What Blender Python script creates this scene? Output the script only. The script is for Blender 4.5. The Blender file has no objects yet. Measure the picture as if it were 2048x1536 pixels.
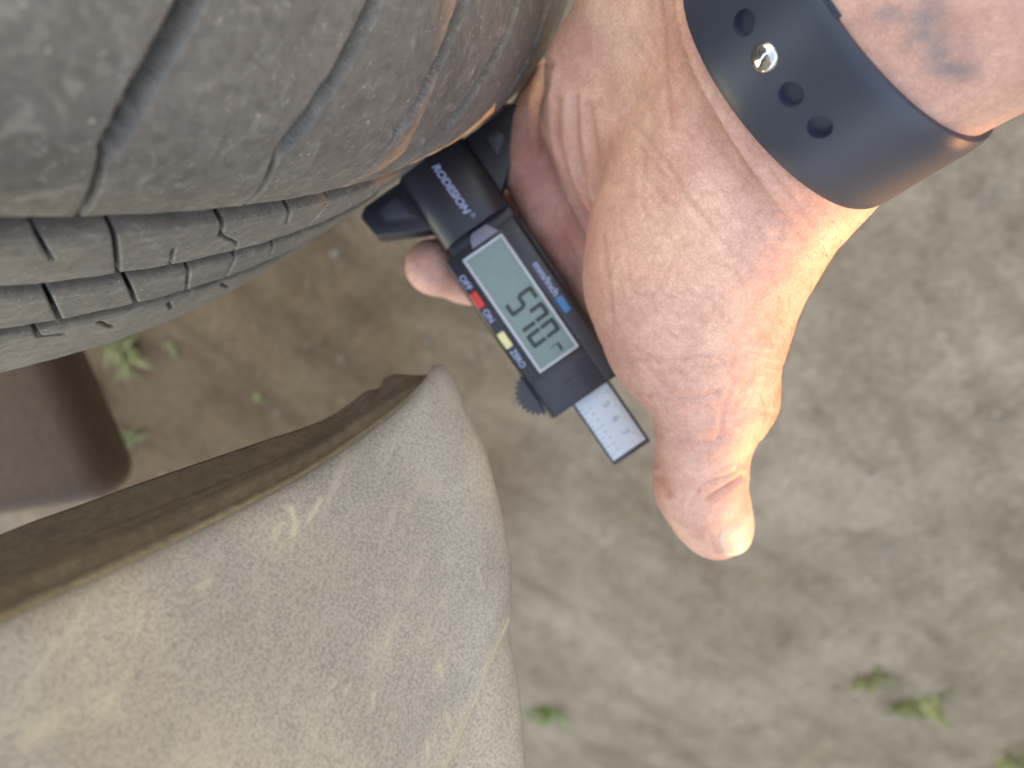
import bpy, bmesh, math, random
import numpy as np
from mathutils import Vector, Matrix

# ------------------------------------------------------------------ place frame
# "lens frame": x right, y up, z towards the photographer, metres, origin at the lens.
FPX = 1547.0                      # focal length in pixels of the 2048 px wide photograph
UP = np.array([-0.1466, -0.6178, 0.7725]); UP /= np.linalg.norm(UP)     # vertical, seen from the lens
SUN = np.array([0.70, -0.66, -0.225]); SUN /= np.linalg.norm(SUN)        # towards the sun
CAM_H = 0.588                     # lens height above the ground
WZ = UP
WY = SUN - SUN.dot(WZ) * WZ; WY /= np.linalg.norm(WY)                   # world +Y = sun azimuth
WX = np.cross(WY, WZ)
MROT = np.stack([WX, WY, WZ])
def W(p):                         # lens frame -> world
    return np.asarray(p, float) @ MROT.T + np.array([0, 0, CAM_H])
def P(u, v, d):                   # a point seen in direction (u, v) standing d metres away
    return np.array([(u - 1024) / FPX * d, (768 - v) / FPX * d, -d])
def proj(p):
    d = -p[..., 2]
    return 1024 + FPX * p[..., 0] / d, 768 - FPX * p[..., 1] / d

# ------------------------------------------------------------------ camera, sky, sun, exposure
sc = bpy.context.scene
COL = sc.collection
cam = bpy.data.cameras.new('camera'); camo = bpy.data.objects.new('camera', cam); COL.objects.link(camo)
cam.sensor_width = 36; cam.lens = FPX / 2048 * 36; cam.clip_start = 0.005; cam.clip_end = 500
camo.matrix_world = Matrix([[*MROT[0], 0], [*MROT[1], 0], [*MROT[2], CAM_H], [0, 0, 0, 1]])
cam.dof.use_dof = True; cam.dof.focus_distance = 0.160; cam.dof.aperture_fstop = cam.lens / 2.4
sc.camera = camo

ELEV = math.asin(SUN.dot(UP))
wd = bpy.data.worlds.new('World'); sc.world = wd; wd.use_nodes = True
nt = wd.node_tree; nt.nodes.clear()
sky = nt.nodes.new('ShaderNodeTexSky'); sky.sky_type = 'NISHITA'; sky.sun_disc = False
sky.sun_elevation = ELEV; sky.sun_rotation = 0.0
sky.air_density = 1.0; sky.dust_density = 0.2; sky.ozone_density = 0.4
bg = nt.nodes.new('ShaderNodeBackground'); bg.inputs[1].default_value = 0.15
wo = nt.nodes.new('ShaderNodeOutputWorld')
nt.links.new(sky.outputs[0], bg.inputs[0]); nt.links.new(bg.outputs[0], wo.inputs[0])

sl = bpy.data.lights.new('sun', 'SUN'); slo = bpy.data.objects.new('sun', sl); COL.objects.link(slo)
sl.energy = 0.70; sl.angle = math.radians(0.5); sl.color = (1.0, 0.52, 0.17)
sw = MROT @ SUN
slo.rotation_euler = Vector(sw).to_track_quat('Z', 'Y').to_euler(); slo.location = (0, 3, 2)

sc.view_settings.view_transform = 'Standard'; sc.view_settings.look = 'None'
sc.view_settings.exposure = 3.45; sc.view_settings.gamma = 1.0
sc.view_settings.use_white_balance = True; sc.view_settings.white_balance_temperature = 7900; sc.view_settings.white_balance_tint = 25
sc.render.engine = 'CYCLES'
sc.cycles.use_denoising = True
sc.cycles.max_bounces = 8
rnd = random.Random(7); nr = np.random.default_rng(7)

# ------------------------------------------------------------------ helpers
def tag(o, label=None, cat=None, group=None, kind=None):
    if label: o['label'] = label
    if cat: o['category'] = cat
    if group: o['group'] = group
    if kind: o['kind'] = kind
    return o
def adopt(o, parent):
    if parent is not None:
        bpy.context.view_layer.update()
        o.parent = parent; o.matrix_parent_inverse = parent.matrix_world.inverted()
def empty(name, loc):
    o = bpy.data.objects.new(name, None); COL.objects.link(o); o.location = loc; o.empty_display_size = 0.02
    return o
def link(name, me, mat=None, parent=None, smooth=True):
    o = bpy.data.objects.new(name, me); COL.objects.link(o)
    if mat: me.materials.append(mat)
    if smooth and len(me.polygons): me.polygons.foreach_set('use_smooth', [True] * len(me.polygons))
    adopt(o, parent)
    return o
def mesh_np(name, v, quads):
    v = np.ascontiguousarray(v, np.float32); q = np.ascontiguousarray(quads, np.int32)
    k = q.shape[1]
    me = bpy.data.meshes.new(name)
    me.vertices.add(len(v)); me.vertices.foreach_set('co', v.ravel())
    me.loops.add(q.size); me.loops.foreach_set('vertex_index', q.ravel())
    me.polygons.add(len(q)); me.polygons.foreach_set('loop_start', np.arange(0, q.size, k, dtype=np.int32))
    me.update(calc_edges=True)
    return me
def grid_quads(n, m, wrap_n=False, wrap_m=False):
    i = np.arange(n if wrap_n else n - 1); j = np.arange(m if wrap_m else m - 1)
    I, J = np.meshgrid(i, j, indexing='ij'); I2 = (I + 1) % n; J2 = (J + 1) % m
    return np.stack([I * m + J, I2 * m + J, I2 * m + J2, I * m + J2], -1).reshape(-1, 4)
def spline(pts, n, closed=False):           # Catmull-Rom through pts, n samples
    p = np.asarray(pts, float)
    q = np.vstack([2 * p[0] - p[1], p, 2 * p[-1] - p[-2]])
    t = np.linspace(0, len(p) - 1 - 1e-9, n); i = t.astype(int); f = (t - i)[:, None]
    a, b, c, d = q[i], q[i + 1], q[i + 2], q[i + 3]
    return 0.5 * (2 * b + (c - a) * f + (2 * a - 5 * b + 4 * c - d) * f ** 2 + (3 * b - a - 3 * c + d) * f ** 3)
def smooth01(x):
    x = np.clip(x, 0, 1); return x * x * (3 - 2 * x)
def seg_dist(X, Y, pl):
    best = np.full(X.shape, 1e9)
    for (x0, y0), (x1, y1) in zip(pl[:-1], pl[1:]):
        dx, dy = x1 - x0, y1 - y0
        t = np.clip(((X - x0) * dx + (Y - y0) * dy) / (dx * dx + dy * dy + 1e-12), 0, 1)
        best = np.minimum(best, np.hypot(X - x0 - t * dx, Y - y0 - t * dy))
    return best

# ------------------------------------------------------------------ materials
def mat(name):
    m = bpy.data.materials.new(name); m.use_nodes = True
    n = m.node_tree.nodes; b = n['Principled BSDF']
    return m, m.node_tree, b
def N(nt, typ, **kw):
    n = nt.nodes.new(typ)
    for k, v in kw.items():
        if k.startswith('i_'): n.inputs[k[2:].replace('_', ' ')].default_value = v
        else: setattr(n, k, v)
    return n
def noise(nt, scale, detail=4, rough=0.55, dist=0.0, stretch=None, rot=None):
    tc = N(nt, 'ShaderNodeTexCoord'); mp = N(nt, 'ShaderNodeMapping')
    nt.links.new(tc.outputs['Object'], mp.inputs[0])
    if stretch: mp.inputs['Scale'].default_value = stretch
    if rot: mp.inputs['Rotation'].default_value = rot
    n = N(nt, 'ShaderNodeTexNoise'); n.inputs['Scale'].default_value = scale; n.inputs['Detail'].default_value = detail
    n.inputs['Roughness'].default_value = rough; n.inputs['Distortion'].default_value = dist
    nt.links.new(mp.outputs[0], n.inputs['Vector'])
    return n.outputs['Fac']
def ramp(nt, fac, stops):
    r = N(nt, 'ShaderNodeValToRGB'); e = r.color_ramp.elements
    while len(e) < len(stops): e.new(0.5)
    for x, (pos, c) in zip(e, stops):
        x.position = pos; x.color = (*c, 1) if len(c) == 3 else c
    nt.links.new(fac, r.inputs[0]); return r.outputs[0]
def mix(nt, fac, a, b, blend='MIX'):
    m = N(nt, 'ShaderNodeMix', data_type='RGBA', blend_type=blend)
    for sock, val in ((m.inputs[0], fac), (m.inputs[6], a), (m.inputs[7], b)):
        if isinstance(val, (int, float)): sock.default_value = val
        elif isinstance(val, tuple): sock.default_value = (*val, 1)
        else: nt.links.new(val, sock)
    return m.outputs[2]
def math_(nt, op, a, b=None):
    m = N(nt, 'ShaderNodeMath', operation=op)
    for s, v in ((m.inputs[0], a), (m.inputs[1], b)):
        if v is None: continue
        if isinstance(v, (int, float)): s.default_value = v
        else: nt.links.new(v, s)
    return m.outputs[0]
def bump(nt, b, h, strength, dist, prev=None):
    n = N(nt, 'ShaderNodeBump'); n.inputs['Strength'].default_value = strength; n.inputs['Distance'].default_value = dist
    nt.links.new(h, n.inputs['Height'])
    if prev is not None: nt.links.new(prev, n.inputs['Normal'])
    nt.links.new(n.outputs[0], b.inputs['Normal']); return n.outputs[0]
def attr(nt, name):
    a = N(nt, 'ShaderNodeAttribute', attribute_name=name); return a.outputs['Fac']

def plain(name, col, rough=0.5, metal=0.0, spec=0.5, coat=0.0, bumpscale=None, bumpdist=0.00005, var=0.0):
    m, t, b = mat(name)
    b.inputs['Base Color'].default_value = (*col, 1); b.inputs['Roughness'].default_value = rough
    b.inputs['Metallic'].default_value = metal; b.inputs['Specular IOR Level'].default_value = spec
    b.inputs['Coat Weight'].default_value = coat
    if var:
        f = noise(t, 260, 5, 0.6)
        c = mix(t, f, tuple(x * (1 - var) for x in col), tuple(min(1, x * (1 + var)) for x in col))
        t.links.new(c, b.inputs['Base Color'])
    if bumpscale:
        bump(t, b, noise(t, bumpscale, 3, 0.6), 0.5, bumpdist)
    return m

def m_rubber():
    m, t, b = mat('dusty_rubber')
    big = noise(t, 14, 4, 0.6, 0.4); fine = noise(t, 420, 5, 0.65)
    scuff = noise(t, 160, 4, 0.7, 1.2, stretch=(1, 1, 1)); speck = noise(t, 900, 2, 0.5)
    base = ramp(t, big, [(0.28, (0.098, 0.091, 0.084)), (0.50, (0.142, 0.132, 0.121)), (0.74, (0.185, 0.166, 0.143))])
    dust = ramp(t, scuff, [(0.52, (0, 0, 0)), (0.66, (1, 1, 1))])
    c = mix(t, math_(t, 'MULTIPLY', dust, 0.7), base, (0.225, 0.212, 0.192))
    pale = ramp(t, speck, [(0.66, (0, 0, 0)), (0.74, (1, 1, 1))])
    c = mix(t, math_(t, 'MULTIPLY', pale, 0.75), c, (0.36, 0.34, 0.30))
    dark = ramp(t, fine, [(0.30, (0.74, 0.74, 0.74)), (0.55, (1.06, 1.06, 1.06))])
    c = mix(t, 1.0, c, dark, 'MULTIPLY')
    c = mix(t, attr(t, 'mould_shade'), c, (0.014, 0.015, 0.019))  # unworn moulded rubber in slots and sipes, painted shade in rib grooves
    t.links.new(c, b.inputs['Base Color'])
    b.inputs['Roughness'].default_value = 0.62
    t.links.new(math_(t, 'SUBTRACT', 0.45, math_(t, 'MULTIPLY', attr(t, 'mould_shade'), 0.36)), b.inputs['Specular IOR Level'])
    n1 = bump(t, b, scuff, 0.25, 0.0004)
    bump(t, b, fine, 0.5, 0.00022, n1)
    return m
def m_cladding():
    m, t, b = mat('dusty_grained_plastic')
    grain = noise(t, 1500, 3, 0.6); cloud = noise(t, 16, 5, 0.62, 0.5)
    streak = noise(t, 240, 4, 0.65, 0.2, stretch=(1.0, 1.0, 0.12)); spots = noise(t, 190, 2, 0.5, 0.6)
    base = ramp(t, cloud, [(0.28, (0.190, 0.178, 0.167)), (0.50, (0.252, 0.236, 0.220)), (0.72, (0.325, 0.298, 0.254))])
    g = ramp(t, grain, [(0.30, (0.68, 0.68, 0.68)), (0.62, (1.14, 1.13, 1.11))])
    c = mix(t, 1.0, base, g, 'MULTIPLY')
    s = ramp(t, streak, [(0.54, (0, 0, 0)), (0.72, (1, 1, 1))])
    c = mix(t, math_(t, 'MULTIPLY', s, 0.40), c, (0.37, 0.345, 0.285))
    s2 = ramp(t, spots, [(0.72, (0, 0, 0)), (0.78, (1, 1, 1))])
    c = mix(t, math_(t, 'MULTIPLY', s2, 0.2), c, (0.55, 0.50, 0.38))
    c = mix(t, attr(t, 'scratch'), c, (0.46, 0.43, 0.31))
    t.links.new(c, b.inputs['Base Color'])
    b.inputs['Roughness'].default_value = 0.66; b.inputs['Specular IOR Level'].default_value = 0.35
    n1 = bump(t, b, grain, 0.6, 0.00016); bump(t, b, streak, 0.25, 0.0004, n1)
    return m
_r = P(330, 740, 1.0); CAR_SHADE_C = W(_r * CAM_H / -(_r @ UP))  # centre of the painted shade under the car
def m_ground():
    m, t, b = mat('dry_packed_dirt')
    a = noise(t, 5.5, 5, 0.6, 0.4); c2 = noise(t, 24, 6, 0.68, 0.6); c3 = noise(t, 130, 5, 0.7)
    st = noise(t, 17, 5, 0.65, 0.8, stretch=(1, 0.35, 1), rot=(0, 0, 0.6))
    base = ramp(t, a, [(0.28, (0.200, 0.157, 0.113)), (0.50, (0.243, 0.197, 0.148)), (0.72, (0.292, 0.243, 0.187))])
    k = ramp(t, c2, [(0.30, (0.82, 0.80, 0.78)), (0.50, (1.0, 1.0, 1.0)), (0.70, (1.10, 1.10, 1.10))])
    c = mix(t, 1.0, base, k, 'MULTIPLY')
    k2 = ramp(t, st, [(0.33, (0.76, 0.74, 0.72)), (0.50, (1.0, 1.0, 1.0)), (0.68, (1.10, 1.10, 1.09))])
    c = mix(t, 1.0, c, k2, 'MULTIPLY')
    k3 = ramp(t, c3, [(0.35, (0.80, 0.79, 0.77)), (0.65, (1.13, 1.13, 1.13))])
    c = mix(t, 1.0, c, k3, 'MULTIPLY')
    # shade under the car, put into the dirt colour as a darker brown
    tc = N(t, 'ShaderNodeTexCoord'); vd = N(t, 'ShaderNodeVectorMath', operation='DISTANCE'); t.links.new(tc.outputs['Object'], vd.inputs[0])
    vd.inputs[1].default_value = tuple(CAR_SHADE_C)
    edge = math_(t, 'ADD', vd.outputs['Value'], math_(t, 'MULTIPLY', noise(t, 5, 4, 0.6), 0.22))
    car_shade = ramp(t, edge, [(0.34, (1, 1, 1)), (0.68, (0, 0, 0))])
    c = mix(t, car_shade, c, mix(t, 1.0, c, (0.50, 0.415, 0.335), 'MULTIPLY'))
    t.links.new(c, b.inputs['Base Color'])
    b.inputs['Roughness'].default_value = 0.95; b.inputs['Specular IOR Level'].default_value = 0.2
    n1 = bump(t, b, c2, 0.5, 0.012); bump(t, b, c3, 0.5, 0.003, n1)
    return m
def m_skin():
    m, t, b = mat('skin')
    blot = noise(t, 55, 4, 0.6, 0.3); fine = noise(t, 520, 4, 0.65); mid = noise(t, 170, 4, 0.6)
    base = ramp(t, blot, [(0.30, (0.60, 0.320, 0.250)), (0.50, (0.66, 0.378, 0.296)), (0.70, (0.70, 0.440, 0.332))])
    c = mix(t, math_(t, 'MULTIPLY', attr(t, 'flush'), 1.0), base, (0.52, 0.215, 0.175))
    c = mix(t, attr(t, 'pale'), c, (0.66, 0.46, 0.34))
    c = mix(t, 1.0, c, ramp(t, mid, [(0.3, (0.90, 0.86, 0.85)), (0.7, (1.07, 1.08, 1.08))]), 'MULTIPLY')
    c = mix(t, 1.0, c, ramp(t, fine, [(0.3, (0.90, 0.87, 0.86)), (0.7, (1.06, 1.07, 1.08))]), 'MULTIPLY')
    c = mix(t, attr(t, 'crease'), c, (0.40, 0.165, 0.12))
    tn = noise(t, 240, 3, 0.6)
    tk = math_(t, 'MULTIPLY', attr(t, 'tattoo'), ramp(t, tn, [(0.25, (0.45, 0.45, 0.45)), (0.6, (1, 1, 1))]))
    c = mix(t, tk, c, (0.15, 0.165, 0.19))
    t.links.new(c, b.inputs['Base Color'])
    b.inputs['Roughness'].default_value = 0.52; b.inputs['Specular IOR Level'].default_value = 0.38
    b.inputs['Subsurface Weight'].default_value = 0.22
    b.inputs['Subsurface Radius'].default_value = (1.0, 0.35, 0.2); b.inputs['Subsurface Scale'].default_value = 0.0022
    # the fine net of skin lines, then wrinkles
    tc = N(t, 'ShaderNodeTexCoord'); vo = N(t, 'ShaderNodeTexVoronoi', feature='DISTANCE_TO_EDGE')
    nz = N(t, 'ShaderNodeTexNoise'); nz.inputs['Scale'].default_value = 300; nz.inputs['Detail'].default_value = 3
    t.links.new(tc.outputs['Object'], nz.inputs['Vector'])
    mv = N(t, 'ShaderNodeVectorMath', operation='SCALE'); mv.inputs['Scale'].default_value = 0.0030
    t.links.new(nz.outputs['Color'], mv.inputs[0])
    ad = N(t, 'ShaderNodeVectorMath', operation='ADD'); t.links.new(tc.outputs['Object'], ad.inputs[0]); t.links.new(mv.outputs[0], ad.inputs[1])
    t.links.new(ad.outputs[0], vo.inputs['Vector']); vo.inputs['Scale'].default_value = 1050
    net = ramp(t, vo.outputs['Distance'], [(0.0, (0, 0, 0)), (0.16, (1, 1, 1))])
    c = mix(t, 1.0, c, ramp(t, vo.outputs['Distance'], [(0.0, (0.90, 0.875, 0.865)), (0.20, (1.02, 1.02, 1.02))]), 'MULTIPLY')
    t.links.new(c, b.inputs['Base Color'])
    wr = noise(t, 330, 4, 0.6, 1.0, stretch=(1, 0.3, 1), rot=(0.3, 0.5, 0.2))
    n1 = bump(t, b, net, 0.35, 0.00013); n2 = bump(t, b, wr, 0.40, 0.00016, n1); bump(t, b, mid, 0.3, 0.0002, n2)
    return m
def m_strap():
    m, t, b = mat('slate_blue_rubber_strap')
    f = noise(t, 700, 4, 0.6); g = noise(t, 45, 3, 0.5)
    c = mix(t, g, (0.016, 0.022, 0.038), (0.024, 0.032, 0.052))
    t.links.new(c, b.inputs['Base Color'])
    b.inputs['Roughness'].default_value = 0.40; b.inputs['Specular IOR Level'].default_value = 0.65
    b.inputs['Sheen Weight'].default_value = 0.05
    bump(t, b, f, 0.25, 0.00005)
    return m
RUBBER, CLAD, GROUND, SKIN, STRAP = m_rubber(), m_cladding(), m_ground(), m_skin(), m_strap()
GBLACK = plain('gauge_black_plastic', (0.018, 0.020, 0.027), 0.42, spec=0.5, bumpscale=2200, var=0.25)
GGREY = plain('gauge_charcoal_plastic', (0.036, 0.040, 0.054), 0.48, spec=0.5, bumpscale=2200, var=0.2)
GTAB = plain('gauge_grey_tab', (0.17, 0.175, 0.25), 0.45, bumpscale=1500)
LCDM = plain('lcd_glass', (0.165, 0.245, 0.228), 0.22, spec=0.5, var=0.10)
FRAMEM = plain('lcd_silver_frame', (0.46, 0.50, 0.56), 0.30, spec=0.6, var=0.05)
DIGIT = plain('lcd_digit', (0.018, 0.034, 0.038), 0.5)
FAINT = plain('lcd_faint_digit', (0.075, 0.125, 0.125), 0.5)
REDM = plain('red_button', (0.62, 0.035, 0.025), 0.45, var=0.1)
YELM = plain('yellow_button', (0.72, 0.70, 0.36), 0.45, var=0.1)
BLUM = plain('blue_button', (0.035, 0.20, 0.46), 0.45, var=0.1)
PRINT = plain('pale_blue_print', (0.30, 0.37, 0.60), 0.5)
STEEL = plain('white_scale_face', (0.60, 0.72, 0.82), 0.38, spec=0.5, var=0.05)
STEELEDGE = plain('scale_bar_edge', (0.05, 0.058, 0.07), 0.4)
TICK = plain('scale_print', (0.24, 0.30, 0.36), 0.5)
CHROME = plain('polished_metal', (0.62, 0.61, 0.60), 0.08, metal=1.0)
NAILM, _t, _b = mat('nail')
_b.inputs['Base Color'].default_value = (0.76, 0.60, 0.52, 1); _b.inputs['Roughness'].default_value = 0.42
_b.inputs['Subsurface Weight'].default_value = 0.2; _b.inputs['Subsurface Radius'].default_value = (1, .5, .3); _b.inputs['Subsurface Scale'].default_value = 0.001
_t.links.new(mix(_t, attr(_t, 'free'), mix(_t, noise(_t, 250, 3), (0.60, 0.40, 0.30), (0.65, 0.46, 0.345)), (0.68, 0.56, 0.40)), _b.inputs['Base Color'])
HAIRM = plain('brown_arm_hair', (0.13, 0.075, 0.04), 0.5)
BROWNM = plain('brown_underbody_plastic', (0.075, 0.046, 0.028), 0.75, bumpscale=200, bumpdist=0.001, var=0.35)
RIMM = plain('painted_steel_wheel', (0.12, 0.12, 0.125), 0.45, metal=0.6, var=0.2)
def m_leaf(name, c1, c2):
    m, t, b = mat(name)
    t.links.new(mix(t, noise(t, 60, 3), c1, c2), b.inputs['Base Color']); b.inputs['Roughness'].default_value = 0.55
    b.inputs['Transmission Weight'].default_value = 0.0
    return m
GREEN = m_leaf('fresh_green_leaf', (0.085, 0.15, 0.03), (0.13, 0.19, 0.05))
OLIVE = m_leaf('yellow_green_leaf', (0.10, 0.11, 0.03), (0.16, 0.165, 0.055))
STONE = plain('pebble_stone', (0.15, 0.132, 0.11), 0.9, bumpscale=300, bumpdist=0.0005, var=0.4)

# ------------------------------------------------------------------ the ground
def hnoise(x, y, seeds=5, base=6.0):
    z = np.zeros_like(x); r = np.random.default_rng(3); amp = 1.0
    for o in range(seeds):
        for k in range(3):
            a = r.uniform(0, 2 * np.pi); f = base * (1.9 ** o) * r.uniform(0.8, 1.2); ph = r.uniform(0, 6.28, 2)
            z += amp * np.sin(f * (x * np.cos(a) + y * np.sin(a)) + ph[0] + 1.3 * np.sin(0.6 * f * (y * np.cos(a) - x * np.sin(a)) + ph[1])) / 3
        amp *= 0.58
    return z
axis_hit = W(np.array([0, 0, -1.0]) * CAM_H / UP[2])
def ground_z(x, y):
    r = np.hypot(x - axis_hit[0], y - axis_hit[1])
    return 0.0060 * hnoise(x, y, 5, 9.0) * np.exp(-(r / 2.5) ** 2) - 0.004
tt = np.linspace(-1, 1, 300)
ax = np.sinh(tt * 5.6) / np.sinh(5.6) * 120
GX, GY = np.meshgrid(ax + axis_hit[0], ax + axis_hit[1], indexing='ij')
gv = np.stack([GX, GY, ground_z(GX, GY)], -1).reshape(-1, 3)
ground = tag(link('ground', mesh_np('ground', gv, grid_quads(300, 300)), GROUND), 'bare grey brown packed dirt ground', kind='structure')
ground['kind'] = 'structure'

# ------------------------------------------------------------------ added unseen wall, its opening shaped to let sun onto the hand
BLOCKERM, _t, _b = mat('blocker_grey_render')
_t.links.new(ramp(_t, noise(_t, 3, 6, 0.65), [(0.3, (0.22, 0.21, 0.19)), (0.7, (0.34, 0.325, 0.30))]), _b.inputs['Base Color']); _b.inputs['Roughness'].default_value = 0.9
bump(_t, _b, noise(_t, 60, 5, 0.7), 0.6, 0.006)
def box(name, x0, x1, y0, y1, z0, z1, m_, parent, bev=0.008):
    bm = bmesh.new(); bmesh.ops.create_cube(bm, size=1.0)
    for v in bm.verts: v.co = Vector(((x0 + x1) / 2 + v.co.x * (x1 - x0), (y0 + y1) / 2 + v.co.y * (y1 - y0), (z0 + z1) / 2 + v.co.z * (z1 - z0)))
    bmesh.ops.bevel(bm, geom=list(bm.edges), offset=bev, segments=2, affect='EDGES')
    me = bpy.data.meshes.new(name); bm.to_mesh(me); bm.free(); return link(name, me, m_, parent, False)
y_h = W(P(1490, 1060, .21)); SUN_GAP_TOP = 0.472 + (1.66 - y_h[1]) * math.tan(ELEV)
wall = tag(empty('sun_blocker_wall', (0, 1.75, 0)), 'added unseen wall blocking the low sun except through a small opening', 'wall')
SUN_GAP_BOTTOM = 0.385 + (1.66 - y_h[1]) * math.tan(ELEV)
for nm, x0, x1, z0, z1 in (('blocker_sill', -0.15, 0.15, -0.05, SUN_GAP_BOTTOM), ('blocker_section', 0.100, 3.2, -0.05, 1.75), ('blocker_section', -3.2, -0.10, -0.05, 1.75), ('blocker_lintel', -0.15, 0.15, SUN_GAP_TOP, 1.745)):
    yy = 0.004 if nm != 'blocker_section' else 0.0
    box(nm, x0, x1, 1.66 + yy, 1.84 - yy, z0, z1, BLOCKERM, wall, 0.003)
for k in range(16): box('blocker_coping', -3.2 + k * 0.4, -3.2 + k * 0.4 + 0.394, 1.63, 1.87, 1.752, 1.80, BLOCKERM, wall)
# ------------------------------------------------------------------ the car: tyre
TC = np.array([-0.2367001, 0.30434012, -0.15040951])
TN = np.array([0.69583768, 0.49065158, 0.52447208]); TE1 = np.array([0.71819909, -0.47537495, -0.50814243]); TE2 = np.array([0, 0.73026, -0.68316931])
A0 = -0.0014259
car_base = W(TC); car_base = (car_base[0], car_base[1], 0.0)
car = tag(empty('parked_car', car_base), 'parked car, only its worn dusty tyre and grey plastic wheel arch corner showing', 'car')
def tread_r(da):
    s = np.maximum(da - 0.00507, 0); out = 0.32855 + 0.29761 * da - 13.1256 * s * s
    inn = np.interp(da, [-0.075, -0.0577, -0.0439, -0.0242, 0], [0.3170, 0.3203, 0.32255, 0.32514, 0.32855])
    return np.where(da > 0, out, inn)
da_t = np.concatenate([np.arange(-0.075, -0.060, 0.0012), np.arange(-0.060, 0.052, 0.00036), np.arange(0.052, 0.0625, 0.0008)])
side_o = spline([(0.0625, float(tread_r(np.array(0.0625)))), (0.078, 0.281), (0.090, 0.258), (0.0955, 0.238), (0.092, 0.218), (0.082, 0.203)], 26)[1:]
side_i = spline([(-0.106, 0.203), (-0.118, 0.222), (-0.122, 0.242), (-0.116, 0.266), (-0.104, 0.290), (-0.090, 0.308), (-0.075, 0.3170)], 30)[:-1]
pr_a = np.concatenate([side_i[:, 0], da_t, side_o[:, 0]]); pr_r = np.concatenate([side_i[:, 1], tread_r(da_t), side_o[:, 1]])
th = np.concatenate([np.arange(0.735, 1.42, 0.00112), np.arange(1.42, 0.735 + 2 * np.pi, 0.011)])
TH, DA = np.meshgrid(th, pr_a, indexing='ij'); RR = np.broadcast_to(pr_r, TH.shape).copy()
X = TH * 0.325
D = np.zeros_like(TH); MOULD_SHADE = np.zeros_like(TH)
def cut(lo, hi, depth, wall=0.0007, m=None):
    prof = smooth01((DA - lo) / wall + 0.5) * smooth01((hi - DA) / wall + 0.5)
    np.maximum(D, prof * depth, out=D); np.maximum(MOULD_SHADE, 0.7 * prof, out=MOULD_SHADE)  # second mask: shade of the rib groove walls, put into the colour
cut(-0.0066, 0.0, 0.0040, 0.0004); cut(-0.0290, -0.0242, 0.0038, 0.0004); cut(-0.0484, -0.0439, 0.0038, 0.0004)
# worn chamfer on the rib shoulders
for e, sgn in ((0.0, 1), (-0.0072, -1), (-0.0242, 1), (-0.0296, -1), (-0.0439, 1), (-0.0490, -1)):
    dd = (DA - e) * sgn
    np.maximum(D, np.where((dd > -0.0002) & (dd < 0.0011), 0.0004 * (1 - np.clip(dd, 0, 1) / 0.0011), 0), out=D)
def slot(pl, hw, depth, wall=0.0004, sel=None):
    pts = [(a * 0.325, b / 1000) for a, b in pl]
    lo = min(a for a, _ in pts) - 0.004; hi = max(a for a, _ in pts) + 0.004
    i0 = np.searchsorted(th, lo / 0.325); i1 = np.searchsorted(th, hi / 0.325)
    if i1 <= i0: return
    d = seg_dist(X[i0:i1], DA[i0:i1], pts)
    np.maximum(D[i0:i1], depth * smooth01((hw - d) / wall + 0.5), out=D[i0:i1])
    np.maximum(MOULD_SHADE[i0:i1], 1.0 * smooth01((hw - d) / wall + 0.35), out=MOULD_SHADE[i0:i1])
lat = [[(.8345, 56), (.8139, 40.1), (.8052, 33.6), (.7995, 28.2), (.7972, 20.5)],
       [(.945, 56), (.9252, 44.8), (.9156, 39.5), (.9002, 30.3), (.8905, 21.6)],
       [(1.042, 56), (1.0229, 46.7), (1.0117, 42.3), (1.0013, 35.8), (.9901, 23.6)],
       [(1.137, 56), (1.1173, 46.8), (1.1053, 40.1), (1.0820, 33.6), (1.0600, 22.4)]]
nar = [[(.7960, 20), (.7966, 17.7), (.8107, 2.6), (.8128, -1)], [(.8878, 21), (.8900, 18), (.9116, 2.6), (.9140, -1)],
       [(.9890, 23), (.9910, 17), (.9989, 4.8), (1.0010, -1)], [(1.0580, 22), (1.0541, 13.3), (1.0700, -1)]]
for g, s in zip(lat, nar):
    slot(g, 0.00175, 0.0085, 0.0003); slot(s, 0.00055, 0.0060)
for k in range(4, 64):                            # the rest of the ring, out of sight
    o = 0.0965 * (k - 1)
    g = [(a + o, b) for a, b in lat[1]]
    if g[0][0] > 0.70 + 2 * np.pi: break
    slot(g, 0.0025, 0.0042, 0.0015)
sip = [([(.7979, -3.8), (.8211, -14.5)], .45), ([(.842, -6.3), (.874, -23.9)], .55), ([(.8956, -15.2), (.9116, -24.4)], .42),
       ([(.8932, 0.1), (.9156, -7.2), (.9244, -12.0)], .62), ([(.9244, -12.0), (.9564, -19.0), (.9668, -24.4)], .38),
       ([(.958, -2.2), (.9748, -7.1), (.9917, -13.9)], .45), ([(1.0189, -6.9), (1.0485, -24.8)], .42),
       ([(.838, -28.5), (.8684, -44.2)], .55), ([(.8836, -26.5), (.9268, -45.4)], .55), ([(.9356, -28.4), (.966, -43.2)], .45),
       ([(.9748, -25.6), (1.0061, -43)], .45), ([(1.0197, -27.6), (1.0421, -37.1)], .42), ([(.8508, -44.5), (.866, -52.0), (.885, -54)], .6),
       ([(.905, -50.5), (.93, -58)], .6), ([(.82, -51), (.845, -60)], .6), ([(.965, -50.5), (.985, -58)], .6), ([(1.02, -50), (1.05, -58)], .6),
       ([(1.10, -9), (1.13, -24)], .5), ([(1.17, -9), (1.20, -24)], .5)]
for pl, hw in sip:
    slot(pl, hw * 0.62 / 1000, 0.0050, 0.0003)
dA = np.gradient(pr_a); dR = np.gradient(pr_r); ln = np.hypot(dA, dR); nA, nR = -dR / ln, dA / ln     # outward normal of the profile
RR -= D * nR; AA = DA - D * nA
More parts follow.
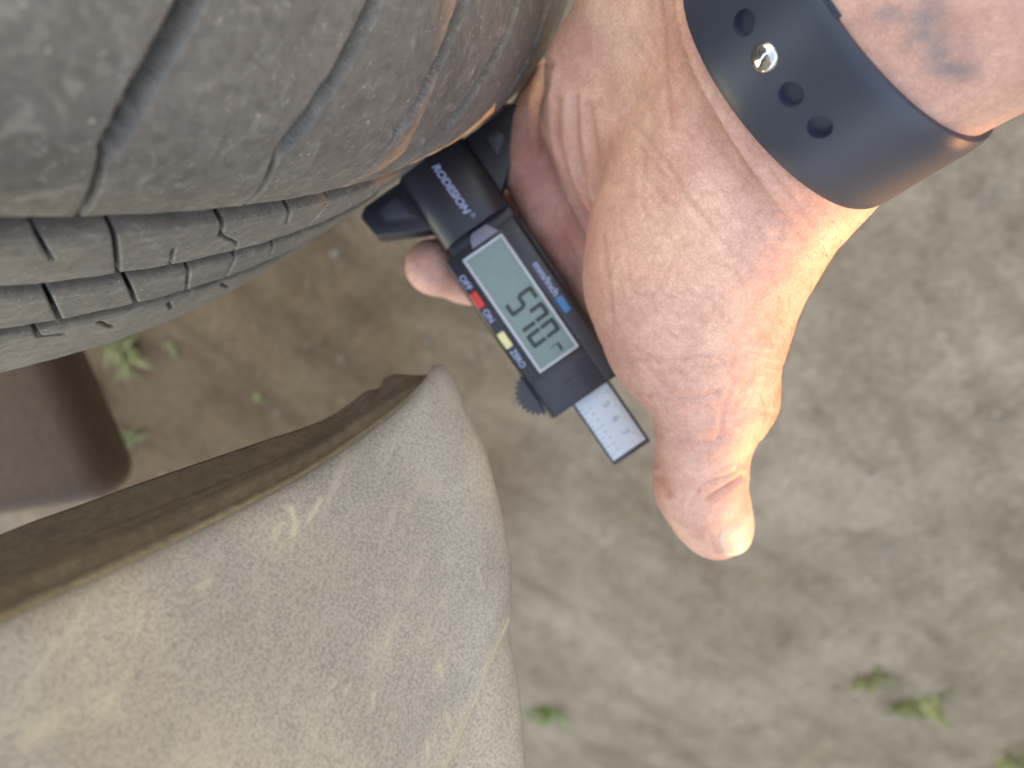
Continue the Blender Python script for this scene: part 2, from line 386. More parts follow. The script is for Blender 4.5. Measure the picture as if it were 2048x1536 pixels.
# tiny unevenness of the worn surface
RR += 0.00012 * np.sin(X * 410 + 3 * np.sin(DA * 300)) * np.sin(DA * 520 + 2 * np.sin(X * 170))
rad = -np.cos(TH)[..., None] * TE2 + np.sin(TH)[..., None] * TE1
tv = W((TC + (A0 + AA)[..., None] * TN + RR[..., None] * rad).reshape(-1, 3))
tyre_me = mesh_np('tyre', tv, grid_quads(len(th), len(pr_a), wrap_n=True)[:, ::-1])
tyre_me.attributes.new('mould_shade', 'FLOAT', 'POINT').data.foreach_set('value', MOULD_SHADE.ravel().astype(np.float32))
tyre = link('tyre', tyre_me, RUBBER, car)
tag(tyre, 'worn dusty black tyre with ribs, sipes and slanted shoulder grooves')
# steel wheel inside the tyre
rim_p = spline([(-0.106, 0.204), (-0.100, 0.196), (-0.085, 0.190), (-0.03, 0.176), (0.03, 0.176), (0.060, 0.188), (0.076, 0.196), (0.083, 0.204)], 40)
disc_p = spline([(0.055, 0.186), (0.050, 0.160), (0.060, 0.120), (0.062, 0.085), (0.050, 0.06), (0.045, 0.004)], 24)
for nm, pp, par in (('wheel_rim', rim_p, car), ('wheel_disc', disc_p, car)):
    t2 = np.linspace(0, 2 * np.pi, 120, endpoint=False)
    T2, _ = np.meshgrid(t2, pp[:, 0], indexing='ij')
    rd = -np.cos(T2)[..., None] * TE2 + np.sin(T2)[..., None] * TE1
    link(nm, mesh_np(nm, W((TC + (A0 + pp[None, :, 0])[..., None] * TN + pp[None, :, 1, None] * rd).reshape(-1, 3)), grid_quads(120, len(pp), wrap_n=True)[:, ::-1]), RIMM, par)

# ------------------------------------------------------------------ the car: wheel arch cladding
edge_ctl = [np.array([-.40, -.18, .27]), np.array([-.26, -.118, .10]), np.array([-.16, -.073, -.022]), P(-520, 1470, .084), P(-300, 1385, .092), P(0, 1243, .106), P(150, 1172, .116), P(300, 1103, .128), P(500, 1004, .147), P(650, 920, .164), P(780, 828, .181), P(850, 764, .190), P(889, 722, .200)]
tipT = [P(889, 722, .200)]
hook = [P(893, 722, .213), P(888, 730, .230), P(876, 752, .252)]
Efull = spline(edge_ctl + hook, 425); Ecur = Efull[:420]; NE = int(round(424 * (len(edge_ctl) - 1) / (len(edge_ctl) + 2))) + 1
limb = [(889, 722, .200), (932, 830, .196), (968, 910, .192), (993, 1000, .188), (1013, 1090, .184), (1024, 1160, .181), (1020, 1232, .179), (1040, 1310, .177), (1056, 1400, .174), (1063, 1470, .171), (1068, 1540, .168), (1072, 1640, .163), (1070, 1800, .156), (1060, 2000, .148)]
Tcur = np.vstack([spline([P(*q) for q in limb], 430), spline([P(1070, 1800, .156), P(1060, 2000, .148), np.array([.01, -.20, -.10]), np.array([.0, -.33, -.02])], 40)[15:]]) - tipT[0]
nS, nT = len(Ecur), len(Tcur)
S = Ecur[:, None, :] + Tcur[None, :, :]
# rolled edge: the first centimetre of the face rounds over towards the lip
sN = np.gradient(S, axis=0); tN = np.gradient(S, axis=1); nrm = np.cross(tN, sN); nrm /= np.linalg.norm(nrm, axis=-1, keepdims=True) + 1e-12
if (nrm[260, 90] * -S[260, 90]).sum() < 0: nrm = -nrm
arc = np.cumsum(np.r_[0, np.linalg.norm(np.diff(Tcur, axis=0), axis=1)])
wid = 0.0055
roll = np.where(arc < wid, wid - np.sqrt(np.maximum(wid ** 2 - (wid - arc) ** 2, 0)), 0) * 0.75
S = S - nrm * roll[None, :, None]
# a crown across the panel and the parting line towards the bumper
u_, v_ = proj(S)
crease_x = np.interp(v_, [1180, 1240, 1300, 1380, 1450, 1536, 1700, 2000], [1034, 1016, 990, 957, 928, 890, 815, 680])
side = (u_ - crease_x)
stepm = smooth01(side / 9 + 0.5) * (v_ > 1215)
ridge = np.exp(-(side / 5.0) ** 2) * smooth01((v_ - 1200) / 60)
S = S - nrm * (stepm * 0.0020 * smooth01((v_ - 1215) / 60))[..., None] + nrm * (ridge * 0.00035)[..., None]
arch = empty('wheel_arch_cladding', tuple(W(P(300, 1200, .15)))); adopt(arch, car)
tag(arch, 'grey dusty grained plastic wheel arch corner with rolled edge')
pan = mesh_np('outer_panel', W(S.reshape(-1, 3)), grid_quads(nS, nT))
u_, v_ = proj(S); mk = np.zeros_like(u_)
SCR = [([(580, 1015), (592, 1045), (586, 1070)], 6, .6), ([(641, 998), (630, 1020), (617, 1042)], 5, .55), ([(562, 1048), (545, 1078)], 6, .4), ([(531, 1185), (519, 1245)], 7, .22),
       ([(748, 1388), (746, 1412)], 4, .38), ([(853, 1482), (856, 1508)], 4, .38), ([(895, 1425), (897, 1450)], 4, .38), ([(700, 1370), (690, 1385)], 4, .38), ([(880, 1330), (884, 1352)], 4, .38), ([(420, 1160), (400, 1175)], 8, .4), ([(60, 1470), (110, 1440)], 26, .3), ([(190, 1420), (220, 1400)], 18, .2)]
for k in range(26):
    x0, y0 = rnd.uniform(640, 1000), rnd.uniform(960, 1520); L = rnd.uniform(15, 60); a = 1.5 + rnd.gauss(0, .18)
    SCR.append(([(x0, y0), (x0 + L * math.cos(a), y0 + L * math.sin(a))], rnd.uniform(2.5, 3.5), rnd.uniform(.08, .22)))
for k in range(24):
    x0, y0 = rnd.uniform(0, 700), rnd.uniform(1050, 1520); L = rnd.uniform(8, 40); a = 2.1 + rnd.gauss(0, .3)
    SCR.append(([(x0, y0), (x0 + L * math.cos(a), y0 + L * math.sin(a))], rnd.uniform(4, 9), rnd.uniform(.05, .16)))
SCR.append(([(1018, 1238), (990, 1300), (957, 1380), (928, 1450), (888, 1540)], 3.0, .6))
okp = (S[..., 2] < -0.04)
for pl, w_, st in SCR:
    q = np.array(pl); m = okp & (u_ > q[:, 0].min() - 50) & (u_ < q[:, 0].max() + 50) & (v_ > q[:, 1].min() - 50) & (v_ < q[:, 1].max() + 50)
    if m.any(): mk[m] = np.maximum(mk[m], st * np.exp(-(seg_dist(u_[m], v_[m], pl) / w_) ** 2))
pan.attributes.new('scratch', 'FLOAT', 'POINT').data.foreach_set('value', mk.ravel().astype(np.float32))
link('outer_panel', pan, CLAD, arch)
# lip: returns from the rolled edge, away from the photographer, towards the wheel housing
Bctl = [np.array([-.42, -.14, .24]), np.array([-.28, -.08, .07]), np.array([-.18, -.046, -.045]), P(-520, 1300, .108), P(-300, 1195, .117), P(0, 1058, .133), P(150, 1003, .143), P(300, 950, .154), P(500, 883, .172), P(650, 830, .190), P(748, 762, .199), P(810, 738, .204), P(893, 716, .210)]
Bc = spline(Bctl, NE); E0 = S[:NE, 0, :]
wB = smooth01((np.arange(NE) - (NE - 42)) / 38)[:, None]; Bc = Bc * (1 - wB) + (E0 + np.array([0, 0.0, -0.003])) * wB
k = np.linspace(0, 1, 26)[None, :, None]
Lp = E0[:, None] * (1 - k) + Bc[:, None] * k
stepk = np.array([0, .06, .12, .3, .42, .47, .52, .8, .9, 1.0])
Lnr = np.cross(np.gradient(Lp, axis=0), np.gradient(Lp, axis=1)); Lnr /= np.linalg.norm(Lnr, axis=-1, keepdims=True) + 1e-12
ks = np.linspace(0, 1, 26)
relief = 0.0014 * smooth01((ks - .16) / .06) * (1 - smooth01((ks - .34) / .05)) - 0.0010 * smooth01((ks - .50) / .05)
fade = 1 - smooth01((np.arange(NE) - (NE - 72)) / 56)
Lp = Lp + Lnr * relief[None, :, None] * fade[:, None, None]
# notch where the lip is cut for a clip
nb = np.exp(-((np.arange(NE) - (NE - 1) * 10 / 12) / 4.5) ** 2)
Lp[:, 16:] += (nb[:, None, None] * np.linspace(0, 1, 10)[None, :, None]) * np.array([0.0005, -0.0012, -0.002])
back = Lp[:, -1:, :] + np.linspace(0.1, 1, 6)[None, :, None] * np.array([0.004, -0.030, -0.006])
LB = np.concatenate([Lp, back], 1)
LIPM, _t, _b = mat('dusty_brown_lip_plastic'); _b.inputs['Roughness'].default_value = 0.8
_f = noise(_t, 420, 5, 0.7); _g = noise(_t, 60, 4, 0.6)
_c = mix(_t, attr(_t, 'tan_edge'), mix(_t, _g, (0.055, 0.043, 0.028), (0.115, 0.088, 0.058)), (0.26, 0.215, 0.145))
_t.links.new(mix(_t, 1.0, _c, ramp(_t, _f, [(0.3, (0.65, 0.65, 0.65)), (0.65, (1.2, 1.18, 1.15))]), 'MULTIPLY'), _b.inputs['Base Color']); bump(_t, _b, _f, 0.5, 0.0009)
lip_me = mesh_np('edge_lip', W(LB.reshape(-1, 3)), grid_quads(NE, LB.shape[1]))
te = np.broadcast_to(np.r_[0.8 * (1 - smooth01((ks - .03) / .09)), np.zeros(6)], (NE, LB.shape[1]))
lip_me.attributes.new('tan_edge', 'FLOAT', 'POINT').data.foreach_set('value', te.ravel().astype(np.float32))
link('edge_lip', lip_me, LIPM, arch)
# brown splash guard hanging under the car between the tyre and the arch
def rounded_slab(name, corners, thick, bev, mat_, parent, axis_dir, seg=5):
    bm = bmesh.new()
    vs = [bm.verts.new(c) for c in corners]
    f = bm.faces.new(vs); r = bmesh.ops.extrude_face_region(bm, geom=[f])
    bmesh.ops.translate(bm, verts=[g for g in r['geom'] if isinstance(g, bmesh.types.BMVert)], vec=axis_dir * thick)
    bmesh.ops.recalc_face_normals(bm, faces=bm.faces)
    bmesh.ops.bevel(bm, geom=list(bm.edges), offset=bev, segments=seg, affect='EDGES', profile=0.5)
    bmesh.ops.subdivide_edges(bm, edges=[e for e in bm.edges if e.calc_length() > 0.05], cuts=2)
    me = bpy.data.meshes.new(name); bm.to_mesh(me); bm.free()
    return link(name, me, mat_, parent)
cs = [W(P(-420, 560, .36)), W(P(62, 560, .36)), W(P(250, 1000, .33)), W(P(-420, 1110, .33))]
tag(rounded_slab('splash_guard', [Vector(c) for c in cs], 0.05, 0.016, BROWNM, car, Vector(MROT @ np.array([-0.25, 0.05, -1.0]))), 'dark brown plastic splash guard under the car')

# ------------------------------------------------------------------ the person: hand and forearm
WR0 = np.array([.05647406, .06066454, -.15798423]); WA = np.array([.46261862, .28489799, .83953389])
WE1 = np.array([.66958466, -.73293757, -.12024516]); WE2 = np.array([-.58106832, -.61776666, .52983389])
RU, RV = .0310, .0204                       # outside of the strap
def cap(p, a, b, ra, rb):
    ba = b - a; L2 = ba.dot(ba); t = np.clip((p - a) @ ba / L2, 0, 1)
    return np.linalg.norm(p - a - t[:, None] * ba, axis=1) - (ra + (rb - ra) * t)
def smin(a, b, k):
    h = np.maximum(k - np.abs(a - b), 0) / k; return np.minimum(a, b) - h * h * k * 0.25
def chain(p, pts, k=0.004):
    d = None
    for (u0, v0, d0, r0), (u1, v1, d1, r1) in zip(pts[:-1], pts[1:]):
        c = cap(p, P(u0, v0, d0), P(u1, v1, d1), r0 / 1000, r1 / 1000)
        d = c if d is None else smin(d, c, k)
    return d
def forearm(p):
    q = p - WR0; s = q @ WA; x = q @ WE1; y = q @ WE2
    g = np.clip(s, -0.03, 0.30)
    ru = np.interp(g, [-.03, 0, .024, .06, .12, .2, .3], [.0275, .0283, .0285, .0305, .036, .042, .044])
    rv = np.interp(g, [-.03, 0, .024, .06, .12, .2, .3], [.0172, .0178, .0180, .0200, .027, .034, .037])
    y = y - np.interp(g, [0, .03, .3], [0, 0, -.006])
    k0 = np.sqrt((x / ru) ** 2 + (y / rv) ** 2) + 1e-9; k1 = np.sqrt((x / ru ** 2) ** 2 + (y / rv ** 2) ** 2) + 1e-9
    d = k0 * (k0 - 1) / k1
    cap_d = np.maximum(-0.004 - s, s - 0.27)
    return np.maximum(d, cap_d)
TH_CH = [(1480, 425, .181, 20.5), (1395, 550, .190, 23), (1394, 640, .193, 20), (1402, 700, .195, 18.3), (1424, 790, .199, 14.4), (1408, 870, .204, 11.2), (1400, 940, .208, 10.6), (1402, 985, .210, 10.3), (1424, 1032, .2145, 9.3), (1434, 1052, .2155, 8.6)]
def hand_groups(p):
    A = chain(p, TH_CH, 0.006)
    A = smin(A, chain(p, [(1640, 375, .168, 9.0), (1535, 478, .180, 11), (1462, 610, .190, 11)]), 0.010)
    A = smin(A, cap(p, P(1490, 806, .203), P(1476, 735, .200), .0076, .0074), 0.006)          # thumb knuckle
    A = smin(A, chain(p, [(1322, 360, .189, 13), (1306, 460, .192, 14.5), (1302, 565, .196, 15), (1330, 660, .198, 14)]), 0.010)
    A = smin(A, chain(p, [(1560, 250, .172, 17), (1440, 330, .182, 20)]), 0.012)
    B = chain(p, [(1385, -20, .176, 15), (1300, 30, .188, 16.5), (1215, 150, .203, 15.5), (1175, 235, .214, 13)], 0.006)   # heel of the little finger side
    B = smin(B, chain(p, [(1430, 180, .180, 19), (1320, 260, .197, 18), (1250, 330, .212, 15)]), 0.012)
    B = smin(B, chain(p, [(1185, 240, .222, 12), (1195, 360, .231, 12), (1225, 480, .235, 12), (1245, 600, .236, 11)]), 0.010)
    R = chain(p, [(1112, 175, .238, 8.0), (1088, 255, .240, 10.2), (1090, 335, .241, 11.8), (1128, 430, .242, 11.2), (1170, 505, .243, 9.6), (1200, 580, .243, 9.0)], 0.008)
    B = smin(B, R, 0.0045)
    B = smin(B, chain(p, [(1240, 600, .240, 10), (1215, 640, .245, 9.5)]), 0.008)
    F = chain(p, [(1215, 620, .246, 9.6), (1060, 590, .262, 8.8), (930, 552, .254, 8.2), (874, 536, .246, 8.0), (862, 532, .2445, 7.9)], 0.004)
    F2 = chain(p, [(1150, 470, .252, 9.5), (1010, 440, .274, 8.6), (930, 470, .266, 8.2), (905, 480, .2635, 8.0)], 0.004)
    F3 = chain(p, [(1095, 320, .252, 9.0), (1020, 262, .270, 8.2), (985, 300, .275, 7.8), (960, 340, .270, 7.6)], 0.004)
    F4 = chain(p, [(1095, 215, .246, 7.8), (1080, 170, .262, 7.0), (1070, 190, .276, 6.6)], 0.004)
    G = smin(smin(F, F2, 0.002), smin(F3, F4, 0.002), 0.002)
    return A, B, G
def sdf(p):
    A, B, G = hand_groups(p)
    u_p = 1024 + FPX * p[:, 0] / np.maximum(-p[:, 2], 0.02); v_p = 768 - FPX * p[:, 1] / np.maximum(-p[:, 2], 0.02)
    kk = 0.0030 + 0.015 * smooth01((u_p - 1235) / 110) * (1 - smooth01((v_p - 430) / 120))
    h = smin(A, B, kk)
    h = smin(h, forearm(p), 0.012)
    return smin(h, G, 0.0035)
def surface_nets(f, lo, hi, vx, blk=8):
    n = np.ceil((hi - lo) / vx).astype(int); n = ((n + blk - 1) // blk) * blk
    nb = n // blk
    c = np.stack(np.meshgrid(*[np.arange(k) for k in nb], indexing='ij'), -1).reshape(-1, 3)
    cen = lo + (c * blk + (blk - 1) / 2) * vx
    d = f(cen); act = np.abs(d) < blk * vx * 1.25
    vol = np.repeat(np.repeat(np.repeat(d.reshape(nb).astype(np.float32), blk, 0), blk, 1), blk, 2)
    o = np.stack(np.meshgrid(*[np.arange(blk)] * 3, indexing='ij'), -1).reshape(-1, 3)
    ca = c[act]
    for s in range(0, len(ca), 600):
        idx = (ca[s:s + 600, None, :] * blk + o[None]).reshape(-1, 3)
        vol[idx[:, 0], idx[:, 1], idx[:, 2]] = f(lo + idx * vx)
    ins = vol < 0
    cell = np.zeros(np.array(vol.shape) - 1, np.int8)
    for i in (0, 1):
        for j in (0, 1):
            for k2 in (0, 1):
                cell += ins[i:vol.shape[0] - 1 + i, j:vol.shape[1] - 1 + j, k2:vol.shape[2] - 1 + k2]
    I = np.argwhere((cell > 0) & (cell < 8))
    acc = np.zeros((len(I), 3)); cnt = np.zeros(len(I))
    for a in range(3):
        b, e = [x for x in range(3) if x != a]
        for ob in (0, 1):
            for oe in (0, 1):
                p0 = I.copy(); p0[:, b] += ob; p0[:, e] += oe; p1 = p0.copy(); p1[:, a] += 1
                f0 = vol[tuple(p0.T)]; f1 = vol[tuple(p1.T)]; x = (f0 < 0) != (f1 < 0)
                t = np.where(x, f0 / np.where(x, f0 - f1, 1), 0)
                q = p0.astype(float); q[:, a] += t
                acc += np.where(x[:, None], q, 0); cnt += x
    V = lo + acc / cnt[:, None] * vx
    idm = np.full(cell.shape, -1, np.int32); idm[tuple(I.T)] = np.arange(len(I))
    Q = []
    for a in range(3):
        b, e = (a + 1) % 3, (a + 2) % 3
        sl0 = [slice(1, s - 1) for s in vol.shape]; sl0[a] = slice(0, vol.shape[a] - 1)
        sl1 = list(sl0); sl1[a] = slice(1, vol.shape[a])
        i0, i1 = ins[tuple(sl0)], ins[tuple(sl1)]
        E = np.argwhere(i0 != i1); flip = i0[tuple(E.T)]
        E = E + np.array([s.start for s in sl0])
        def cid(db, de):
            g = E.copy(); g[:, b] -= db; g[:, e] -= de; return idm[tuple(g.T)]
        q = np.stack([cid(1, 1), cid(0, 1), cid(0, 0), cid(1, 0)], 1)
        q[~flip] = q[~flip][:, ::-1]
        Q.append(q)
    return V, np.concatenate(Q)
VX = 0.00066
hv, hq = surface_nets(sdf, np.array([-0.045, -0.065, -0.305]), np.array([0.205, 0.190, 0.075]), VX)
def sdf_n(p, e=0.0006):
    g = np.stack([sdf(p + np.eye(3)[i] * e) - sdf(p - np.eye(3)[i] * e) for i in range(3)], -1)
    return g / (np.linalg.norm(g, axis=-1, keepdims=True) + 1e-12)
hn = sdf_n(hv)
for _ in range(2): hv -= hn * (sdf(hv) * 0.8)[:, None]
hu, hvv = proj(hv); front = ((hn * hv).sum(-1) < 0.15 * np.linalg.norm(hv, axis=-1)) & (hv[:, 2] < -0.06)
# creases and folds of the palm and thumb: (polyline seen from the lens, depth mm, half width px, colour strength)
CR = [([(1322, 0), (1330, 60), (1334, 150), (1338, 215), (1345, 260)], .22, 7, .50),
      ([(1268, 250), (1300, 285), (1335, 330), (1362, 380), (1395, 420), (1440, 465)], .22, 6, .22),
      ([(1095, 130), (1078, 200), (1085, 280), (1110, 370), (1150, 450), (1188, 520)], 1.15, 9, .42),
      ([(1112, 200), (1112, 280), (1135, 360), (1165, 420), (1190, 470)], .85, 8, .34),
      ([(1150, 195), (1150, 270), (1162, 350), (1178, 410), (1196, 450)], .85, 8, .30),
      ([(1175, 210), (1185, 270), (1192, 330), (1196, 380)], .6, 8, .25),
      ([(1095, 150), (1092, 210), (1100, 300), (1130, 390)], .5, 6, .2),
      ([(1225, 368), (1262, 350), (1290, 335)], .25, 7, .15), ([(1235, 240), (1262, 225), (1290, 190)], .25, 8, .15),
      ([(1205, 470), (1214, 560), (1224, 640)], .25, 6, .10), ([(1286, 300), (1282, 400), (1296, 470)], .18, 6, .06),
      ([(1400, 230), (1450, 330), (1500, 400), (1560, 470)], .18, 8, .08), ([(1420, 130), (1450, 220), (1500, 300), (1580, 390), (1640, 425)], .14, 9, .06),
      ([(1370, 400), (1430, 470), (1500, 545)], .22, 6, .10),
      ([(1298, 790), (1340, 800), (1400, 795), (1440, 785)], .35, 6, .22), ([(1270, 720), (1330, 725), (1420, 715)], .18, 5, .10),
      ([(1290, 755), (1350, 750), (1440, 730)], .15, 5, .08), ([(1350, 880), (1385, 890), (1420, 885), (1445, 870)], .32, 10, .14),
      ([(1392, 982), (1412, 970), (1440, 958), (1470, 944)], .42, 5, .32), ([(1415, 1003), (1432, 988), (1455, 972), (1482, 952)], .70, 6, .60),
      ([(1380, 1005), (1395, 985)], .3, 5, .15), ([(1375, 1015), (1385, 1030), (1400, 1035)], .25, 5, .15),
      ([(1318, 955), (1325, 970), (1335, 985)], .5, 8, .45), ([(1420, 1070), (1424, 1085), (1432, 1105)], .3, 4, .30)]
for k in range(150):                                # fine diagonal lines of the thenar, in two sets
    x0, y0 = rnd.uniform(1215, 1540), rnd.uniform(380, 860); a = rnd.choice([0.95, 0.2, 1.9]) + rnd.gauss(0, .22); L = rnd.uniform(40, 120)
    CR.append(([(x0, y0), (x0 + L * .5 * math.cos(a), y0 + L * .5 * math.sin(a) + rnd.gauss(0, 4)), (x0 + L * math.cos(a), y0 + L * math.sin(a))], rnd.uniform(.04, .13), 4, rnd.choice([.05, .10, .16])))
for k in range(90):                                # stretched skin towards the wrist
    x0 = rnd.uniform(1230, 1600); y0 = rnd.uniform(60, 420); a = rnd.uniform(.75, 1.1); L = rnd.uniform(60, 150)
    CR.append(([(x0, y0), (x0 + L * math.cos(a), y0 + L * math.sin(a))], rnd.uniform(.05, .14), 4.5, rnd.choice([.05, .10, .15])))
gA, gB, gG = hand_groups(hv); inB = smooth01((gA - gB) / 0.002 + 0.3)
disp = np.zeros(len(hv)); crease = np.zeros(len(hv))
for ic, (pl, dep, hw, cs_) in enumerate(CR):
    px = np.array(pl); m = front & (hu > px[:, 0].min() - 40) & (hu < px[:, 0].max() + 40) & (hvv > px[:, 1].min() - 40) & (hvv < px[:, 1].max() + 40)
    if not m.any(): continue
    d = seg_dist(hu[m], hvv[m], pl); hw2 = max(hw, 4.6)
    mk = inB[m] if 2 <= ic <= 6 else np.ones(m.sum())
    disp[m] -= mk * dep / 1000 * np.exp(-(d / hw2) ** 2)
    disp[m] += mk * 0.35 * dep / 1000 * np.exp(-((d - 2.1 * hw2) / hw2) ** 2)
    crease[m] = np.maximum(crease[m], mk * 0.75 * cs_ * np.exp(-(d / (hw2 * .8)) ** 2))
hv2 = hv + hn * disp[:, None]
def blobs(lst):
    o = np.zeros(len(hv))
    for u0, v0, ru_, rv_, s in lst: o = np.maximum(o, s * np.exp(-((hu - u0) / ru_) ** 2 - ((hvv - v0) / rv_) ** 2))
    return o * (hv[:, 2] < -0.06)
flush = blobs([(1070, 350, 62, 80, .75), (1140, 470, 70, 70, .8), (860, 560, 50, 50, .35), (1340, 190, 45, 150, .32), (1230, 310, 50, 60, .32), (1330, 960, 28, 40, .55), (1440, 985, 45, 28, .30), (1380, 1050, 30, 40, .25), (1260, 560, 60, 60, .18), (1500, 330, 120, 80, .18), (1215, 560, 30, 90, .3)])
pale = blobs([(1250, 90, 60, 60, .35), (1330, 480, 80, 70, .30), (1380, 600, 90, 90, .30), (1460, 1000, 20, 20, .1)])
tattoo = 0.8 * blobs([(1850, 30, 44, 46, 1.0), (1790, 30, 55, 22, .75), (1875, 95, 34, 40, .95), (1850, 70, 32, 28, .9), (1905, 140, 52, 24, 1.0), (1930, 100, 22, 34, .55), (1760, 48, 26, 18, .5), (1820, 90, 22, 20, .5), (1655, 415, 14, 8, .15)])
person_me = mesh_np('person', W(hv2), hq)
for nm, arr in (('flush', flush), ('pale', pale), ('tattoo', tattoo), ('crease', crease)):
    person_me.attributes.new(nm, 'FLOAT', 'POINT').data.foreach_set('value', arr.astype(np.float32))
person = tag(link('person', person_me, SKIN), "person's bare left hand and tattooed forearm gripping the digital gauge", 'person')
# thumb nail, a curved plate lying on the fingertip
nc = P(1462, 1068, .2085); nl = P(1480, 1108, .2140) - P(1446, 1016, .2110); nl /= np.linalg.norm(nl)
nN = np.array([0.76, -0.12, 0.64]); nN -= nN.dot(nl) * nl; nN /= np.linalg.norm(nN); nwid = np.cross(nl, nN)
a_, b_ = np.meshgrid(np.linspace(-1, 1, 25), np.linspace(-1, 1, 25), indexing='ij')
hl = 0.0062; hw_ = 0.0064
nx_ = a_ * hl * np.sqrt(np.maximum(1 - 0.22 * b_ ** 2, 0)); ny_ = b_ * hw_ * np.sqrt(np.maximum(1 - 0.55 * np.maximum(-a_, 0) ** 2 - .3 * np.maximum(a_, 0) ** 2, 0))
org = (nc + nx_[..., None] * nl + ny_[..., None] * nwid + nN * 0.02).reshape(-1, 3)
np_ = org - nN * 0.02
for _ in range(8): np_ = np_ - sdf_n(np_) * (sdf(np_) * 0.9)[:, None]
nn_ = sdf_n(np_); lift = 0.00030 * (1 - 1.9 * np.maximum(np.abs(a_), np.abs(b_)).ravel() ** 6) + 0.0006 * np.maximum(a_.ravel(), 0) ** 3
nail_me = mesh_np('thumb_nail', W(np_ + nn_ * lift[:, None]), grid_quads(25, 25))
fr = smooth01((a_.ravel() - (0.70 - 0.12 * (1 - b_.ravel() ** 2))) / 0.08)
nail_me.attributes.new('free', 'FLOAT', 'POINT').data.foreach_set('value', fr.astype(np.float32))
nail = link('thumb_nail', nail_me, NAILM, person)
md = nail.modifiers.new('thickness', 'SOLIDIFY'); md.thickness = 0.0005; md.offset = 0
# fine hairs along the back of the wrist and thumb
cand = np.where((hn[:, 0] > 0.05) & (hv[:, 2] < -0.10) & (((hvv > 425) & (hvv < 860) & (hu > 1420) & (hu < 1740)) | ((hu > 1900) & (hvv > 60) & (hvv < 330))))[0]
wgt = np.clip(hn[cand, 0] + 0.05 - 0.3 * hn[cand, 2], 0.02, 1); wgt /= wgt.sum()
pick = nr.choice(cand, 800, p=wgt)
hV, hF = [], []
for i in pick:
    o = hv2[i]; n_ = hn[i]; dirn = np.array([0.50, -0.55, -0.25]) + nr.normal(0, 0.30, 3)
    tn = dirn - dirn.dot(n_) * n_; tn /= np.linalg.norm(tn); sidev = np.cross(tn, n_)
    L = nr.uniform(0.0025, 0.0062); w0 = 0.000038
    pts = [o + tn * L * s + n_ * (0.00015 + 0.22 * L * s * (1.1 - .5 * s)) + sidev * L * .12 * math.sin(3 * s + i) for s in (0, .35, .7, 1)]
    b0 = len(hV)
    for k, q in enumerate(pts):
        w_ = w0 * (1 - 0.8 * k / 3)
        for ang in (0, 2.09, 4.19): hV.append(q + w_ * (math.cos(ang) * sidev + math.sin(ang) * n_))
    for k in range(3):
        for j in range(3):
            hF.append((b0 + k * 3 + j, b0 + k * 3 + (j + 1) % 3, b0 + k * 3 + 3 + (j + 1) % 3, b0 + k * 3 + 3 + j))
tag(link('arm_hair', mesh_np('arm_hair', W(np.array(hV)), np.array(hF)), HAIRM, person), kind='stuff')

# ------------------------------------------------------------------ the wristwatch
watch = tag(empty('wristwatch', tuple(W(WR0))), 'slate blue rubber watch strap with round holes and metal stud on the wrist', 'watch')
SW_ = 0.0242
def ring_pt(t, s, off):
    ru, rv = RU + off, RV + off; k = 1 - 0.0228 * s / .024
    return WR0 + s * WA + k * (ru * math.cos(t) * WE1 + rv * math.sin(t) * WE2)
def band(name, s0, s1, off, thick, t0, t1, n, m, edge=0.0006):
    # cross section: a rounded thin rectangle, swept round the wrist
    sec = []
    for j in range(m):
        f = j / (m - 1); sec.append((s0 + (s1 - s0) * f, off - edge * (abs(2 * f - 1) ** 10)))
    for j in range(m):
        f = 1 - j / (m - 1); sec.append((s0 + (s1 - s0) * f, off - thick))
    V = np.array([[ring_pt(t, s, o) for s, o in sec] for t in np.linspace(t0, t1, n, endpoint=(abs(t1 - t0) < 6.28))])
    closed = abs(t1 - t0) >= 6.28
    return mesh_np(name, W(V.reshape(-1, 3)), grid_quads(n, len(sec), wrap_n=closed, wrap_m=True)[:, ::-1])
strap = link('strap', band('strap', 0.0, SW_, 0.0, 0.0021, 0, 2 * math.pi, 220, 22), STRAP, watch)
tag(strap, 'slate blue rubber strap pierced by a row of round holes')
# where the holes sit round the strap
def find_t(u, v):
    best = None
    for t in np.linspace(-0.6, 3.6, 1600):
        q = ring_pt(t, SW_ * 0.46, 0); uu, vv = proj(q)
        d = math.hypot(uu - u, vv - v)
        if best is None or d < best[0]: best = (d, t, q)
    return best
hole_px = [(1440, -25), (1483, 48), (1523, 120), (1577, 193), (1636, 258)]
ts = [find_t(*h)[1] for h in hole_px]
bmc = bmesh.new()
for i, t in enumerate(ts):
    if i == 2: continue
    q = ring_pt(t, SW_ * 0.46, 0); nrm_ = math.cos(t) / RU * WE1 + math.sin(t) / RV * WE2; nrm_ /= np.linalg.norm(nrm_)
    z = Vector(MROT @ nrm_); mtx = Matrix.Translation(Vector(W(q))) @ z.to_track_quat('Z', 'Y').to_matrix().to_4x4()
    bmesh.ops.create_cone(bmc, cap_ends=True, segments=28, radius1=0.0022, radius2=0.0025, depth=0.0032, matrix=mtx)
cm = bpy.data.meshes.new('cutter'); bmc.to_mesh(cm); bmc.free()
cuto = bpy.data.objects.new('cutter', cm); COL.objects.link(cuto)
bo = strap.modifiers.new('holes', 'BOOLEAN'); bo.operation = 'DIFFERENCE'; bo.object = cuto; bo.solver = 'EXACT'
bpy.context.view_layer.update()
dg = bpy.context.evaluated_depsgraph_get()
nm_me = bpy.data.meshes.new_from_object(strap.evaluated_get(dg))
strap.modifiers.clear(); strap.data = nm_me; bpy.data.objects.remove(cuto)
nm_me.polygons.foreach_set('use_smooth', [True] * len(nm_me.polygons))
try: nm_me.set_sharp_from_angle(angle=math.radians(40))
except Exception: pass
